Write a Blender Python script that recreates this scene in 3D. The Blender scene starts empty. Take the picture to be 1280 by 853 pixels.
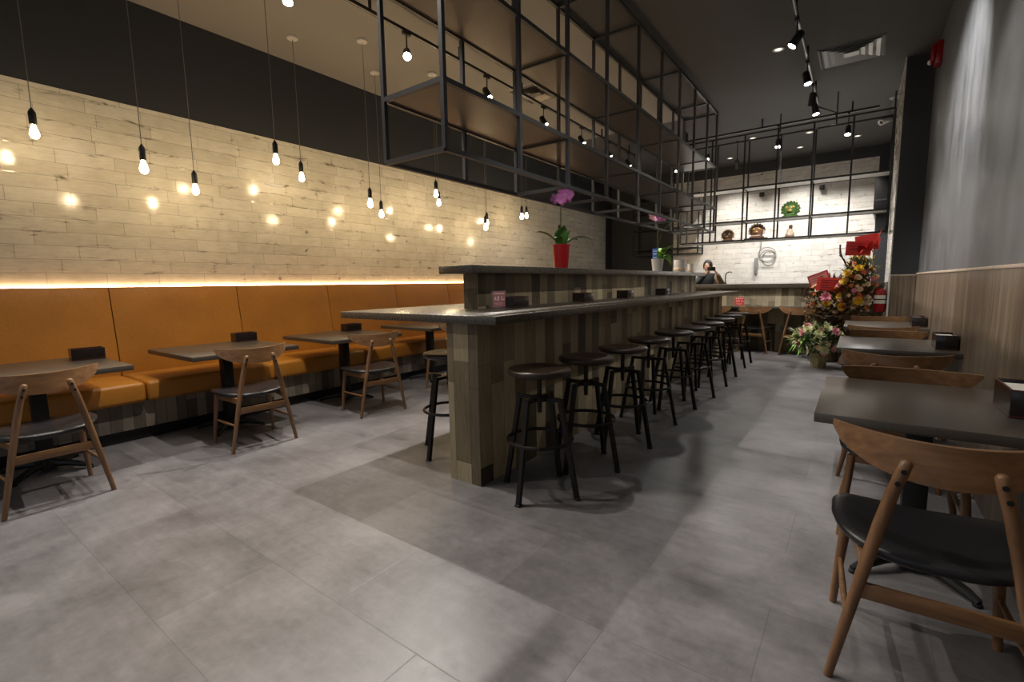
import bpy, bmesh, math, random
from mathutils import Vector, Matrix
random.seed(7)
S = bpy.context.scene
COL = S.collection
PI = math.pi

# ------------------------------------------------------------------ materials
class NT:
    def __init__(s, name):
        s.m = bpy.data.materials.new(name); s.m.use_nodes = True
        s.t = s.m.node_tree; s.t.nodes.clear()
        s.out = s.n('ShaderNodeOutputMaterial')
        s.b = s.n('ShaderNodeBsdfPrincipled'); s.l(s.b.outputs[0], s.out.inputs[0])
    def n(s, ty, **k):
        x = s.t.nodes.new(ty)
        for a, v in k.items(): setattr(x, a, v)
        return x
    def l(s, a, b): s.t.links.new(a, b)
    def put(s, sock, v):
        if isinstance(v, bpy.types.NodeSocket): s.l(v, sock)
        else: sock.default_value = v
    def math(s, op, a, b=0.0, c=0.0, clamp=False):
        x = s.n('ShaderNodeMath', operation=op); x.use_clamp = clamp
        s.put(x.inputs[0], a); s.put(x.inputs[1], b); s.put(x.inputs[2], c)
        return x.outputs[0]
    def uv(s): return s.n('ShaderNodeTexCoord').outputs['UV']
    def obj(s): return s.n('ShaderNodeTexCoord').outputs['Object']
    def mapv(s, v, scale=(1, 1, 1), loc=(0, 0, 0)):
        x = s.n('ShaderNodeMapping'); s.l(v, x.inputs[0]); x.inputs['Scale'].default_value = scale; x.inputs['Location'].default_value = loc
        return x.outputs[0]
    def noise(s, v, scale=5, detail=4, rough=.55, dist=0):
        x = s.n('ShaderNodeTexNoise'); s.l(v, x.inputs['Vector'])
        x.inputs['Scale'].default_value = scale; x.inputs['Detail'].default_value = detail
        x.inputs['Roughness'].default_value = rough; x.inputs['Distortion'].default_value = dist
        return x.outputs[0]
    def ramp(s, f, stops):
        x = s.n('ShaderNodeValToRGB'); s.put(x.inputs[0], f)
        e = x.color_ramp.elements
        while len(e) < len(stops): e.new(.5)
        for el, (p, c) in zip(e, stops):
            el.position = p; el.color = (*c, 1) if len(c) == 3 else c
        return x.outputs[0]
    def mix(s, f, a, b, mode='MIX'):
        x = s.n('ShaderNodeMix', data_type='RGBA', blend_type=mode)
        s.put(x.inputs[0], f)
        s.put(x.inputs[6], (*a, 1) if isinstance(a, tuple) and len(a) == 3 else a)
        s.put(x.inputs[7], (*b, 1) if isinstance(b, tuple) and len(b) == 3 else b)
        return x.outputs[2]
    def bump(s, h, strength=.3, dist=.01):
        x = s.n('ShaderNodeBump'); s.put(x.inputs['Height'], h)
        x.inputs['Strength'].default_value = strength; x.inputs['Distance'].default_value = dist
        s.l(x.outputs[0], s.b.inputs['Normal'])
    def cell(s, uv, L, H, stagger=None, vertical=False, w=.003, off=(0, 0)):
        """running-bond boards: random value per board, joint mask, random colour"""
        sp = s.n('ShaderNodeSeparateXYZ'); s.l(uv, sp.inputs[0])
        u, v = (sp.outputs[1], sp.outputs[0]) if vertical else (sp.outputs[0], sp.outputs[1])
        u = s.math('ADD', u, off[0]); v = s.math('ADD', v, off[1])
        vr = s.math('DIVIDE', v, H); row = s.math('FLOOR', vr)
        if stagger is None:
            wn = s.n('ShaderNodeTexWhiteNoise', noise_dimensions='1D'); s.l(row, wn.inputs['W']); o = wn.outputs['Value']
        else:
            o = s.math('MULTIPLY', row, stagger)
        ur = s.math('ADD', s.math('DIVIDE', u, L), o)
        col = s.math('FLOOR', ur)
        fu = s.math('FRACT', ur); fv = s.math('FRACT', vr)
        du = s.math('MULTIPLY', s.math('MINIMUM', fu, s.math('SUBTRACT', 1, fu)), L)
        dv = s.math('MULTIPLY', s.math('MINIMUM', fv, s.math('SUBTRACT', 1, fv)), H)
        d = s.math('MINIMUM', du, dv)
        joint = s.math('SUBTRACT', 1, s.math('DIVIDE', d, w), clamp=True)
        cx = s.n('ShaderNodeCombineXYZ'); s.l(col, cx.inputs[0]); s.l(row, cx.inputs[1])
        wn = s.n('ShaderNodeTexWhiteNoise', noise_dimensions='2D'); s.l(cx.outputs[0], wn.inputs['Vector'])
        return wn.outputs['Value'], joint, wn.outputs['Color'], d
    def set(s, **k):
        for a, v in k.items():
            a = a.replace('_', ' ')
            for i in s.b.inputs:
                if i.name.lower() == a.lower():
                    s.put(i, (*v, 1) if isinstance(v, tuple) and len(v) == 3 else v); break
        return s

def plain(name, col, rough=.5, metal=0, var=.12, scale=30, **k):
    n = NT(name)
    f = n.noise(n.obj(), scale, 3)
    n.set(base_color=n.mix(f, tuple(c*(1-var) for c in col), tuple(min(1, c*(1+var)) for c in col)), roughness=rough, metallic=metal, **k)
    return n.m

def emis(name, col, st):
    n = NT(name); n.set(base_color=col, emission_color=col, emission_strength=st); return n.m

def wood(name, dark, light, rough=.42, axis='x', scale=1.0):
    n = NT(name)
    sc = {'x': (3, 40, 40), 'y': (40, 3, 40), 'z': (40, 40, 3)}[axis]
    g = n.noise(n.mapv(n.obj(), tuple(c*scale for c in sc)), 1.0, 6, .6, .4)
    g2 = n.noise(n.obj(), 9, 3)
    f = n.math('ADD', n.math('MULTIPLY', g, .8), n.math('MULTIPLY', g2, .3), clamp=True)
    n.set(base_color=n.ramp(f, [(.3, dark), (.75, light)]), roughness=rough)
    n.bump(g, .12, .002)
    return n.m

M = {}
# floor: large grey concrete-look vinyl tiles
n = NT('floor_tile'); uv = n.uv()
val, joint, rc, d = n.cell(uv, .97, .475, stagger=.5, w=.0035, off=(.21, .405))
cl = n.noise(uv, 2.2, 6, .62, .3); fine = n.noise(uv, 26, 4, .6)
str_ = n.noise(n.mapv(uv, (2.0, 16, 1)), 1.5, 4, .6)
f = n.math('ADD', n.math('ADD', n.math('MULTIPLY', cl, .62), n.math('MULTIPLY', fine, .18)), n.math('ADD', n.math('MULTIPLY', val, .06), n.math('MULTIPLY', str_, .14)))
c = n.ramp(f, [(.36, (.088, .083, .085)), (.64, (.225, .215, .221))])
c = n.mix(n.math('MULTIPLY', joint, .45), c, (.07, .068, .066))
n.set(base_color=c, roughness=n.math('MULTIPLY_ADD', fine, .2, .30), specular_ior_level=.45)
n.bump(n.math('MULTIPLY', joint, -1), .25, .002); M['floor'] = n.m

def plank_tile(name, dark, light, stain, L=.43, H=.1235, rough=.15):
    n = NT(name); uv = n.uv()
    val, joint, rc, d = n.cell(uv, L, H, w=.0035, off=(.1, .032))
    gr = n.noise(n.mapv(uv, (5, 34, 1)), 1.6, 5, .6, .5)
    cl = n.noise(uv, 5, 5, .6)
    f = n.math('ADD', n.math('MULTIPLY', val, .16), n.math('ADD', n.math('MULTIPLY', gr, .42), n.math('MULTIPLY', cl, .42)))
    c = n.ramp(f, [(.30, dark), (.66, light)])
    st = n.noise(n.mapv(uv, (2.6, 11, 1)), 1.25, 6, .7, .8)
    edge = n.math('SUBTRACT', 1, n.math('DIVIDE', d, .035), clamp=True)
    m = n.math('MULTIPLY', n.math('MULTIPLY_ADD', st, 9, -5.0, clamp=True), n.math('MULTIPLY_ADD', edge, .85, .10), clamp=True)
    c = n.mix(m, c, stain)
    c = n.mix(n.math('MULTIPLY', joint, .75), c, (.20, .165, .12))
    n.set(base_color=c, roughness=n.math('MULTIPLY_ADD', cl, .16, rough - .09), specular_ior_level=.6)
    hgt = n.math('ADD', n.math('MULTIPLY', joint, -1), n.math('MULTIPLY', gr, .10))
    n.bump(hgt, .2, .002)
    return n.m
M['tile'] = plank_tile('whitewashed_plank_tile', (.53, .495, .40), (.74, .71, .61), (.10, .065, .035))
M['tile_white'] = plank_tile('white_plank_tile', (.60, .585, .55), (.85, .84, .81), (.22, .16, .10), rough=.2)

def reclaimed(name, H=.13, L=.66, lo=(.040, .029, .015), mid=(.195, .150, .084), hi=(.52, .43, .26)):
    n = NT(name); uv = n.uv()
    val, joint, rc, d = n.cell(uv, L, H, vertical=True, w=.003)
    gr = n.noise(n.mapv(uv, (60, 5, 1)), 1.0, 6, .65, .6)
    cl = n.noise(n.mapv(uv, (9, 3, 1)), 1.0, 5, .6)
    f = n.math('ADD', n.math('MULTIPLY', val, .62), n.math('ADD', n.math('MULTIPLY', gr, .34), n.math('MULTIPLY', cl, .22)))
    c = n.ramp(f, [(.28, lo), (.55, mid), (.92, hi)])
    sp = n.n('ShaderNodeSeparateColor'); n.l(rc, sp.inputs[0])
    c = n.mix(n.math('MULTIPLY', sp.outputs[1], .25), c, (.14, .115, .075))
    c = n.mix(n.math('MULTIPLY', joint, .85), c, (.01, .008, .006))
    n.set(base_color=c, roughness=.6)
    n.bump(n.math('ADD', n.math('MULTIPLY', joint, -1.5), n.math('ADD', gr, n.math('MULTIPLY', val, .8))), .4, .004)
    return n.m
M['reclaimed'] = reclaimed('reclaimed_barn_boards')
M['reclaimed_light'] = reclaimed('reclaimed_pale_boards', H=.10, L=.42, lo=(.06, .05, .035), mid=(.27, .225, .15), hi=(.55, .48, .34))
M['bench_front'] = reclaimed('bench_front_boards', H=.08, L=.4, lo=(.07, .055, .043), mid=(.17, .14, .11), hi=(.32, .275, .21))

n = NT('wood_laminate'); uv = n.uv()
g = n.noise(n.mapv(uv, (46, .7, 1)), 1.0, 7, .68, .15); g2 = n.noise(n.mapv(uv, (7, .5, 1)), 1.0, 3)
val, joint, rc, d = n.cell(uv, 3.0, .61, vertical=True, w=.002, off=(1.0, .12))
f = n.math('ADD', n.math('MULTIPLY', g, .75), n.math('MULTIPLY', g2, .35))
c = n.ramp(f, [(.40, (.060, .043, .028)), (.55, (.155, .115, .078)), (.72, (.33, .265, .19))])
c = n.mix(n.math('MULTIPLY', joint, .6), c, (.05, .04, .03))
n.set(base_color=c, roughness=.38); n.bump(g, .1, .001); M['laminate'] = n.m

n = NT('brushed_grey_plaster'); uv = n.uv()
g = n.noise(n.mapv(uv, (5, .35, 1)), 1.5, 5, .6, .3); g2 = n.noise(uv, 3, 5)
f = n.math('ADD', n.math('MULTIPLY', g, .6), n.math('MULTIPLY', g2, .4))
n.set(base_color=n.ramp(f, [(.36, (.055, .058, .063)), (.62, (.150, .155, .165))]), roughness=n.math('MULTIPLY_ADD', g, .25, .32), specular_ior_level=.5)
n.bump(g, .06, .004); M['plaster'] = n.m
M['dark_paint'] = plain('charcoal_wall_paint', (.031, .034, .039), .55, scale=60)
M['ceiling_dark'] = plain('ceiling_darker_tone', (.085, .083, .082), .8, scale=80, var=.1)
M['ceiling'] = plain('ceiling_paler_tone', (.29, .28, .26), .8, scale=80, var=.08)

n = NT('tan_leather'); o = n.obj()
vo = n.n('ShaderNodeTexVoronoi'); n.l(o, vo.inputs['Vector']); vo.inputs['Scale'].default_value = 260
big = n.noise(o, 2.5, 4); sm = n.noise(o, 60, 3)
f = n.math('ADD', n.math('MULTIPLY', big, .6), n.math('MULTIPLY', sm, .4))
n.set(base_color=n.ramp(f, [(.3, (.35, .132, .013)), (.7, (.50, .205, .024))]), roughness=.42, specular_ior_level=.45)
n.bump(n.math('ADD', vo.outputs['Distance'], n.math('MULTIPLY', big, 3)), .18, .004); M['leather'] = n.m
M['seam'] = plain('dark_brown_seam', (.10, .035, .006), .6)
n = NT('black_leather'); o = n.obj()
sm = n.noise(o, 160, 3)
n.set(base_color=n.mix(sm, (.008, .008, .009), (.018, .018, .020)), roughness=.36); n.bump(sm, .12, .001); M['blackleather'] = n.m
M['oak'] = wood('walnut_stained_oak', (.105, .048, .019), (.255, .132, .056), .40, 'x')
M['oakz'] = wood('walnut_stained_oak_legs', (.10, .046, .019), (.240, .126, .056), .40, 'z')
M['table'] = plain('dark_laminate_tabletop', (.070, .059, .046), .30, var=.45, scale=260)
n = NT('dark_stained_counter'); o = n.obj()
g = n.noise(o, 90, 4, .6); g2 = n.noise(n.mapv(o, (6, .6, 6)), 1, 3)
n.set(base_color=n.mix(g2, n.mix(g, (.050, .042, .031), (.085, .072, .054)), (.066, .056, .042)), roughness=n.math('MULTIPLY_ADD', g, .12, .22)); M['counter'] = n.m
M['blackmetal'] = plain('black_powder_coat', (.013, .013, .014), .42, .3)
M['framemetal'] = plain('dark_steel_bar', (.055, .056, .059), .42, .35)
M['stoolmetal'] = plain('bronze_black_metal', (.016, .012, .010), .38, .5)
M['stoolseat'] = wood('espresso_stool_seat', (.018, .011, .008), (.038, .023, .015), .3, 'y')
M['castiron'] = plain('cast_iron', (.012, .012, .012), .5, .3)
M['shelfboard'] = plain('brown_shelf_board', (.085, .070, .056), .33, scale=14, var=.2)
M['steel'] = plain('brushed_steel', (.45, .45, .45), .3, .9)
M['white'] = plain('white_plastic', (.72, .71, .68), .4, var=.05)
M['whiteg'] = plain('white_glazed_ceramic', (.75, .75, .74), .18, var=.04)
M['red'] = plain('glossy_red', (.32, .009, .013), .25, var=.1)
M['redpaper'] = plain('red_paper', (.60, .035, .030), .6, var=.15)
M['deepred'] = plain('dark_red_paper', (.30, .018, .025), .6)
M['darkink'] = plain('dark_ink', (.12, .008, .010), .6)
M['pinkpaper'] = plain('pink_printed_paper', (.40, .15, .145), .5)
M['paleink'] = plain('pale_print', (.80, .62, .58), .5)
M['whitepaper'] = plain('white_label_paper', (.8, .78, .74), .6, var=.05)
M['lacquer'] = plain('black_lacquer', (.016, .011, .010), .22)
M['lacquerred'] = plain('red_brown_lacquer', (.085, .022, .018), .3)
M['napkin'] = plain('paper_napkins', (.66, .63, .56), .8, var=.08, scale=60)
M['leaf'] = plain('orchid_leaf', (.075, .20, .03), .35, var=.35, scale=16)
M['limeleaf'] = plain('lime_green_leaf', (.20, .46, .04), .42, var=.3, scale=16)
M['foliage'] = plain('mixed_foliage', (.085, .13, .035), .55, var=.5, scale=30)
M['dryfoliage'] = plain('autumn_foliage', (.19, .095, .035), .6, var=.5, scale=30)
M['orchid'] = plain('magenta_orchid_petal', (.66, .22, .56), .5, var=.25)
M['orchidpale'] = plain('pink_orchid_petal', (.80, .42, .56), .5, var=.3)
M['yellowfl'] = plain('yellow_petal', (.80, .52, .02), .55, var=.15)
M['orangefl'] = plain('orange_petal', (.78, .22, .06), .55, var=.2)
M['pinkfl'] = plain('pink_petal', (.74, .28, .36), .55, var=.2)
M['palefl'] = plain('pale_green_petal', (.62, .64, .34), .6, var=.2)
M['creamfl'] = plain('cream_petal', (.80, .62, .40), .6, var=.2)
M['stemm'] = plain('green_stem', (.10, .15, .05), .5)
M['twig'] = plain('brown_twig', (.07, .04, .025), .7)
M['goldpot'] = plain('gold_green_foil', (.33, .30, .13), .32, .35, var=.25, scale=20)
M['wicker'] = plain('dark_wicker', (.09, .05, .03), .7, var=.4, scale=60)
M['blue'] = plain('blue_label', (.03, .16, .62), .4)
M['bulbglass'] = emis('lit_bulb_glass', (1.0, .74, .42), 120)
M['lens'] = emis('lit_spot_lens', (1.0, .93, .82), 90)
M['lens_low'] = emis('lit_downlight_lens', (1.0, .92, .80), 1.2)
M['led'] = emis('warm_led_strip', (1.0, .66, .36), 22)
M['skin'] = plain('skin', (.60, .36, .26), .5, var=.06)
M['hair'] = plain('black_hair', (.008, .007, .007), .65, var=.3, scale=120)
M['blackcloth'] = plain('black_knit', (.012, .013, .015), .85, scale=120)
M['tancloth'] = plain('tan_coat_cloth', (.17, .115, .07), .85, scale=120)
M['liongreen'] = plain('green_glaze_lion', (.045, .115, .022), .4, var=.5, scale=24)
M['lionbrown'] = plain('painted_lion_brown', (.17, .085, .065), .5, var=.5, scale=26)
M['liongold'] = plain('gold_trim', (.45, .30, .07), .35, .4)
M['lionpale'] = plain('pale_painted_wood', (.50, .40, .32), .5, var=.3, scale=26)
M['cord'] = plain('grey_textile_cord', (.16, .155, .15), .8)
M['cable'] = plain('grey_cable', (.22, .22, .22), .5)
M['mirrorfin'] = plain('chrome_vent', (.17, .165, .155), .32, .8, var=.2, scale=6)

# ------------------------------------------------------------------ mesh builder
class MB:
    def __init__(s): s.b = bmesh.new()
    def box(s, x0, x1, y0, y1, z0, z1, bev=0, seg=2, mat=None):
        g = bmesh.ops.create_cube(s.b, size=1)
        for v in g['verts']:
            v.co = Vector(((x0+x1)/2 + v.co.x*(x1-x0), (y0+y1)/2 + v.co.y*(y1-y0), (z0+z1)/2 + v.co.z*(z1-z0)))
        if bev:
            es = list({e for v in g['verts'] for e in v.link_edges})
            g2 = bmesh.ops.bevel(s.b, geom=es, offset=bev, segments=seg, affect='EDGES', profile=.5)
            if mat: 
                for v in {v for f in g2['faces'] for v in f.verts} | {v for v in g['verts'] if v.is_valid}: v.co = mat @ v.co
        elif mat:
            for v in g['verts']: v.co = mat @ v.co
        return s
    def bar(s, p, q, w, h=None, up=None):
        p, q = Vector(p), Vector(q); h = h or w; d = (q-p); L = d.length; d.normalize()
        up = Vector(up) if up else (Vector((0, 0, 1)) if abs(d.z) < .9 else Vector((0, 1, 0)))
        x = d.cross(up).normalized(); y = x.cross(d)
        vs = []
        for t in (p, q):
            for a, b_ in ((-1, -1), (1, -1), (1, 1), (-1, 1)): vs.append(s.b.verts.new(t + x*a*w/2 + y*b_*h/2))
        for f in ((3, 2, 1, 0), (4, 5, 6, 7), (0, 1, 5, 4), (1, 2, 6, 5), (2, 3, 7, 6), (3, 0, 4, 7)): s.b.faces.new([vs[i] for i in f])
        return s
    def tube(s, pts, r, n=10, closed=False, flat=1.0):
        pts = [Vector(p) for p in pts]; N = len(pts)
        rs = r if isinstance(r, (list, tuple)) else [r]*N
        ref = None; rings = []
        for i, p in enumerate(pts):
            if closed: d = pts[(i+1) % N] - pts[i-1]
            else: d = pts[min(i+1, N-1)] - pts[max(i-1, 0)]
            d.normalize()
            if ref is None: ref = Vector((0, 0, 1)) if abs(d.z) < .9 else Vector((1, 0, 0))
            x = ref - d*ref.dot(d); x.normalize(); ref = x; y = d.cross(x)
            rings.append([s.b.verts.new(p + (x*math.cos(2*PI*k/n) + y*math.sin(2*PI*k/n)*flat)*rs[i]) for k in range(n)])
        for i in range(N if closed else N-1):
            a, b_ = rings[i], rings[(i+1) % N]
            for k in range(n): s.b.faces.new((a[k], a[(k+1) % n], b_[(k+1) % n], b_[k]))
        if not closed:
            s.b.faces.new(rings[0][::-1]); s.b.faces.new(rings[-1])
        return s
    def lathe(s, prof, n=24, at=(0, 0, 0), mat=None):
        at = Vector(at); mat = mat or Matrix.Identity(3); rings = []
        for r, z in prof:
            rings.append([s.b.verts.new(at + mat @ Vector((max(r, .0002)*math.cos(2*PI*k/n), max(r, .0002)*math.sin(2*PI*k/n), z))) for k in range(n)])
        for a, b_ in zip(rings, rings[1:]):
            for k in range(n): s.b.faces.new((a[k], a[(k+1) % n], b_[(k+1) % n], b_[k]))
        s.b.faces.new(rings[0][::-1]); s.b.faces.new(rings[-1])
        return s
    def ball(s, c, r, sc=(1, 1, 1), n=12, mat=None):
        g = bmesh.ops.create_uvsphere(s.b, u_segments=n, v_segments=max(6, n*2//3), radius=r)
        for v in g['verts']:
            q = Vector((v.co.x*sc[0], v.co.y*sc[1], v.co.z*sc[2]))
            v.co = Vector(c) + (mat @ q if mat else q)
        return s
    def grid(s, fn, nu, nv, thick=None, closed_u=False):
        """surface fn(u,v)->Vector; if thick, fn gives top and thick(u,v)->offset Vector gives bottom"""
        def sheet(f): return [[s.b.verts.new(f(i/nu, j/nv)) for j in range(nv+1)] for i in range(nu+1)]
        a = sheet(fn)
        for i in range(nu):
            for j in range(nv): s.b.faces.new((a[i][j], a[i+1][j], a[i+1][j+1], a[i][j+1]))
        if thick:
            b_ = sheet(lambda u, v: fn(u, v) + thick(u, v))
            for i in range(nu):
                for j in range(nv): s.b.faces.new((b_[i][j+1], b_[i+1][j+1], b_[i+1][j], b_[i][j]))
            for i in range(nu):
                s.b.faces.new((a[i+1][0], a[i][0], b_[i][0], b_[i+1][0])); s.b.faces.new((a[i][nv], a[i+1][nv], b_[i+1][nv], b_[i][nv]))
            for j in range(nv):
                s.b.faces.new((a[0][j], a[0][j+1], b_[0][j+1], b_[0][j])); s.b.faces.new((a[nu][j+1], a[nu][j], b_[nu][j], b_[nu][j+1]))
        return s
    def build(s, name, mat, parent=None, smooth=True, ang=38):
        bmesh.ops.recalc_face_normals(s.b, faces=s.b.faces)
        uvl = s.b.loops.layers.uv.new('UVMap')
        for f in s.b.faces:
            nx, ny, nz = (abs(c) for c in f.normal)
            for lp in f.loops:
                c = lp.vert.co
                lp[uvl].uv = (c.x, c.y) if nz >= nx and nz >= ny else ((c.y, c.z) if nx >= ny else (c.x, c.z))
        me = bpy.data.meshes.new(name); s.b.to_mesh(me); s.b.free()
        me.materials.append(mat)
        if smooth:
            me.shade_smooth(); me.set_sharp_from_angle(angle=math.radians(ang))
        o = bpy.data.objects.new(name, me); COL.objects.link(o)
        if parent: o.parent = parent
        return o

def tag(o, label=None, cat=None, group=None, kind=None):
    if label: o['label'] = label
    if cat: o['category'] = cat
    if group: o['group'] = group
    if kind: o['kind'] = kind
    return o
def thing(name, label, cat, loc=(0, 0, 0), rz=0, group=None):
    o = bpy.data.objects.new(name, None); COL.objects.link(o); o.empty_display_size = .1
    o.location = loc; o.rotation_euler = (0, 0, rz)
    return tag(o, label, cat, group)
def kids(o): return [c for c in list(bpy.data.objects) if c.parent == o]
def dup(root, loc, rz=0, label=None, group=None):
    def cp(o, parent):
        c = o.copy(); COL.objects.link(c)
        if parent: c.parent = parent
        for ch in kids(o): cp(ch, c)
        return c
    r = cp(root, None); r.location = loc; r.rotation_euler = (0, 0, rz)
    if label: r['label'] = label
    if group: r['group'] = group
    return r
def struct(o, label=None):
    o['kind'] = 'structure'
    if label: o['label'] = label
    return o

# ------------------------------------------------------------------ dimensions
XL, XR, YB, YF, ZC = -5.95, .62, 13.2, -2.6, 4.1
# ------------------------------------------------------------------ setting
struct(MB().box(XL-.1, XR+.1, YF, YB+.1, -.1, 0).build('floor', M['floor'], smooth=False), 'grey concrete look tile floor')
struct(MB().box(XL-.1, -2.645, YF, 8.86, ZC, ZC+.1).build('ceiling', M['ceiling'], smooth=False), 'paler grey ceiling over the bench side')
struct(MB().box(-2.645, XR+.1, YF, 8.86, ZC, ZC+.1).box(XL-.1, XR+.1, 8.86, YB+.1, ZC, ZC+.1).build('ceiling_dark', M['ceiling_dark'], smooth=False), 'darker grey ceiling over the bar and right side')  # ceiling split in two tones: paler on the left, darker right and rear
wl = struct(MB().box(XL-.1, XL, YF, YB, 0, ZC).build('wall_left', M['dark_paint'], smooth=False), 'charcoal wall above cream plank tiles')
struct(MB().box(XL, XL+.012, YF, 12.75, 1.2, 3.10).build('tile_cladding', M['tile'], wl, smooth=False), 'cream distressed plank tile cladding')
wr = struct(MB().box(XR, XR+.1, YF, YB, 0, ZC).build('wall_right', M['plaster'], smooth=False), 'brushed grey wall over wood laminate wainscot')
struct(MB().box(XR-.014, XR, YF, 8.3, .0, 1.315).build('wainscot', M['laminate'], wr, smooth=False), 'streaky brown wood laminate wainscot')
struct(MB().box(XR-.022, XR, YF, 8.3, 1.315, 1.335, .004).build('cap_trim', M['lionpale'], wr), 'pale cap strip over the wainscot')
wp = struct(MB().box(.335, XR, 8.3, 9.75, 0, ZC).build('wall_pillar', M['dark_paint'], smooth=False), 'dark square pillar at the right wall')
struct(MB().box(.335, XR, 8.288, 8.3, 0, 1.30).build('wainscot', M['laminate'], wp, smooth=False), 'wood laminate on the pillar front')
struct(MB().box(.335, XR, 8.284, 8.3, 1.30, 1.318).build('cap_trim', M['lionpale'], wp, smooth=False))
struct(MB().box(.322, .335, 8.3, 9.75, 0, ZC).build('side_cladding', M['tile'], wp, smooth=False), 'pale plank cladding on the pillar side')
struct(MB().box(.318, .337, 8.28, 8.30, 0, 1.318).build('corner_trim', M['white'], wp, smooth=False), 'pale corner strip')
wb = struct(MB().box(XL-.1, XR+.1, YB, YB+.1, 0, ZC).build('wall_back', M['dark_paint'], smooth=False), 'dark back wall with white plank tiles')
struct(MB().box(-4.15, .20, YB-.012, YB, 0, 3.86).build('tile_cladding', M['tile_white'], wb, smooth=False), 'white plank tile cladding behind the kitchen counter')

struct(MB().box(-14, 8, -9, YF, -.1, 0).build('floor_fill_blocker', M['floor'], smooth=False), 'unseen floor added outside the open front to block fill light from below')  # unseen slab added to keep world fill from reaching the ceiling from below
# ------------------------------------------------------------------ camera
cam = bpy.data.objects.new('camera', bpy.data.cameras.new('camera')); COL.objects.link(cam)
yaw, pit, rol = -.63035, -.11973, -.01717
fw = Vector((math.sin(yaw)*math.cos(pit), math.cos(yaw)*math.cos(pit), math.sin(pit)))
rt = Vector((math.cos(yaw), -math.sin(yaw), 0)); upv = rt.cross(fw)
r2 = math.cos(rol)*rt + math.sin(rol)*upv; u2 = -math.sin(rol)*rt + math.cos(rol)*upv
mw = Matrix((( r2.x, u2.x, -fw.x, 0), (r2.y, u2.y, -fw.y, 0), (r2.z, u2.z, -fw.z, 1.28), (0, 0, 0, 1)))
cam.matrix_world = mw
cam.data.sensor_width = 36; cam.data.lens = 593.5/1280*36; cam.data.clip_start = .02
S.camera = cam

# ------------------------------------------------------------------ banquette bench
bt = thing('banquette_bench', 'long tan leather banquette bench with wood front along the cream tiled wall', 'bench', (-5.4, 3.7, 0))
def at_parent(o, p):
    o.parent = p; o.matrix_parent_inverse = Matrix.Identity(4)
    me = o.data
    for v in me.vertices: v.co -= Vector(p.location)
    return o
seams = [1.37 + 1.115*k for k in range(-3, 9)]
Y0, Y1 = seams[0], seams[-1]
at_parent(MB().box(-5.88, -4.93, Y0, Y1, .105, .335).build('base_front', M['bench_front']), bt)
at_parent(MB().box(-5.80, -4.97, Y0, Y1, 0, .105).build('kick_plate', M['blackmetal']), bt)
for a, b_ in zip(seams, seams[1:]):
    mb = MB()
    def fn(u, v, a=a, b_=b_):   # front profile of a back panel, softly padded
        y = a+.004 + (b_-a-.008)*u
        z = .49 + .825*v
        puff = .012*(1-(2*u-1)**8)*(1-(2*v-1)**8)
        return Vector((-5.46 - .11*v + puff - .01, y, z))
    mb.grid(fn, 16, 12, lambda u, v: Vector((-5.915 - (-5.46 - .11*v), 0, 0)))
    at_parent(mb.build('back_panel', M['leather'], ang=50), bt)
    mb = MB()
    mb.box(-5.50, -4.85, a+.003, b_-.003, .335, .51, .035, 4)
    at_parent(mb.build('seat_cushion', M['leather'], ang=60), bt)
# LED strip that grazes the tiles behind the backrest
tag(MB().box(-5.93, -5.917, Y0, Y1, 1.300, 1.321).build('led_strip', M['led'], smooth=False), 'glowing warm LED strip along the top of the bench back', 'light strip')

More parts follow.
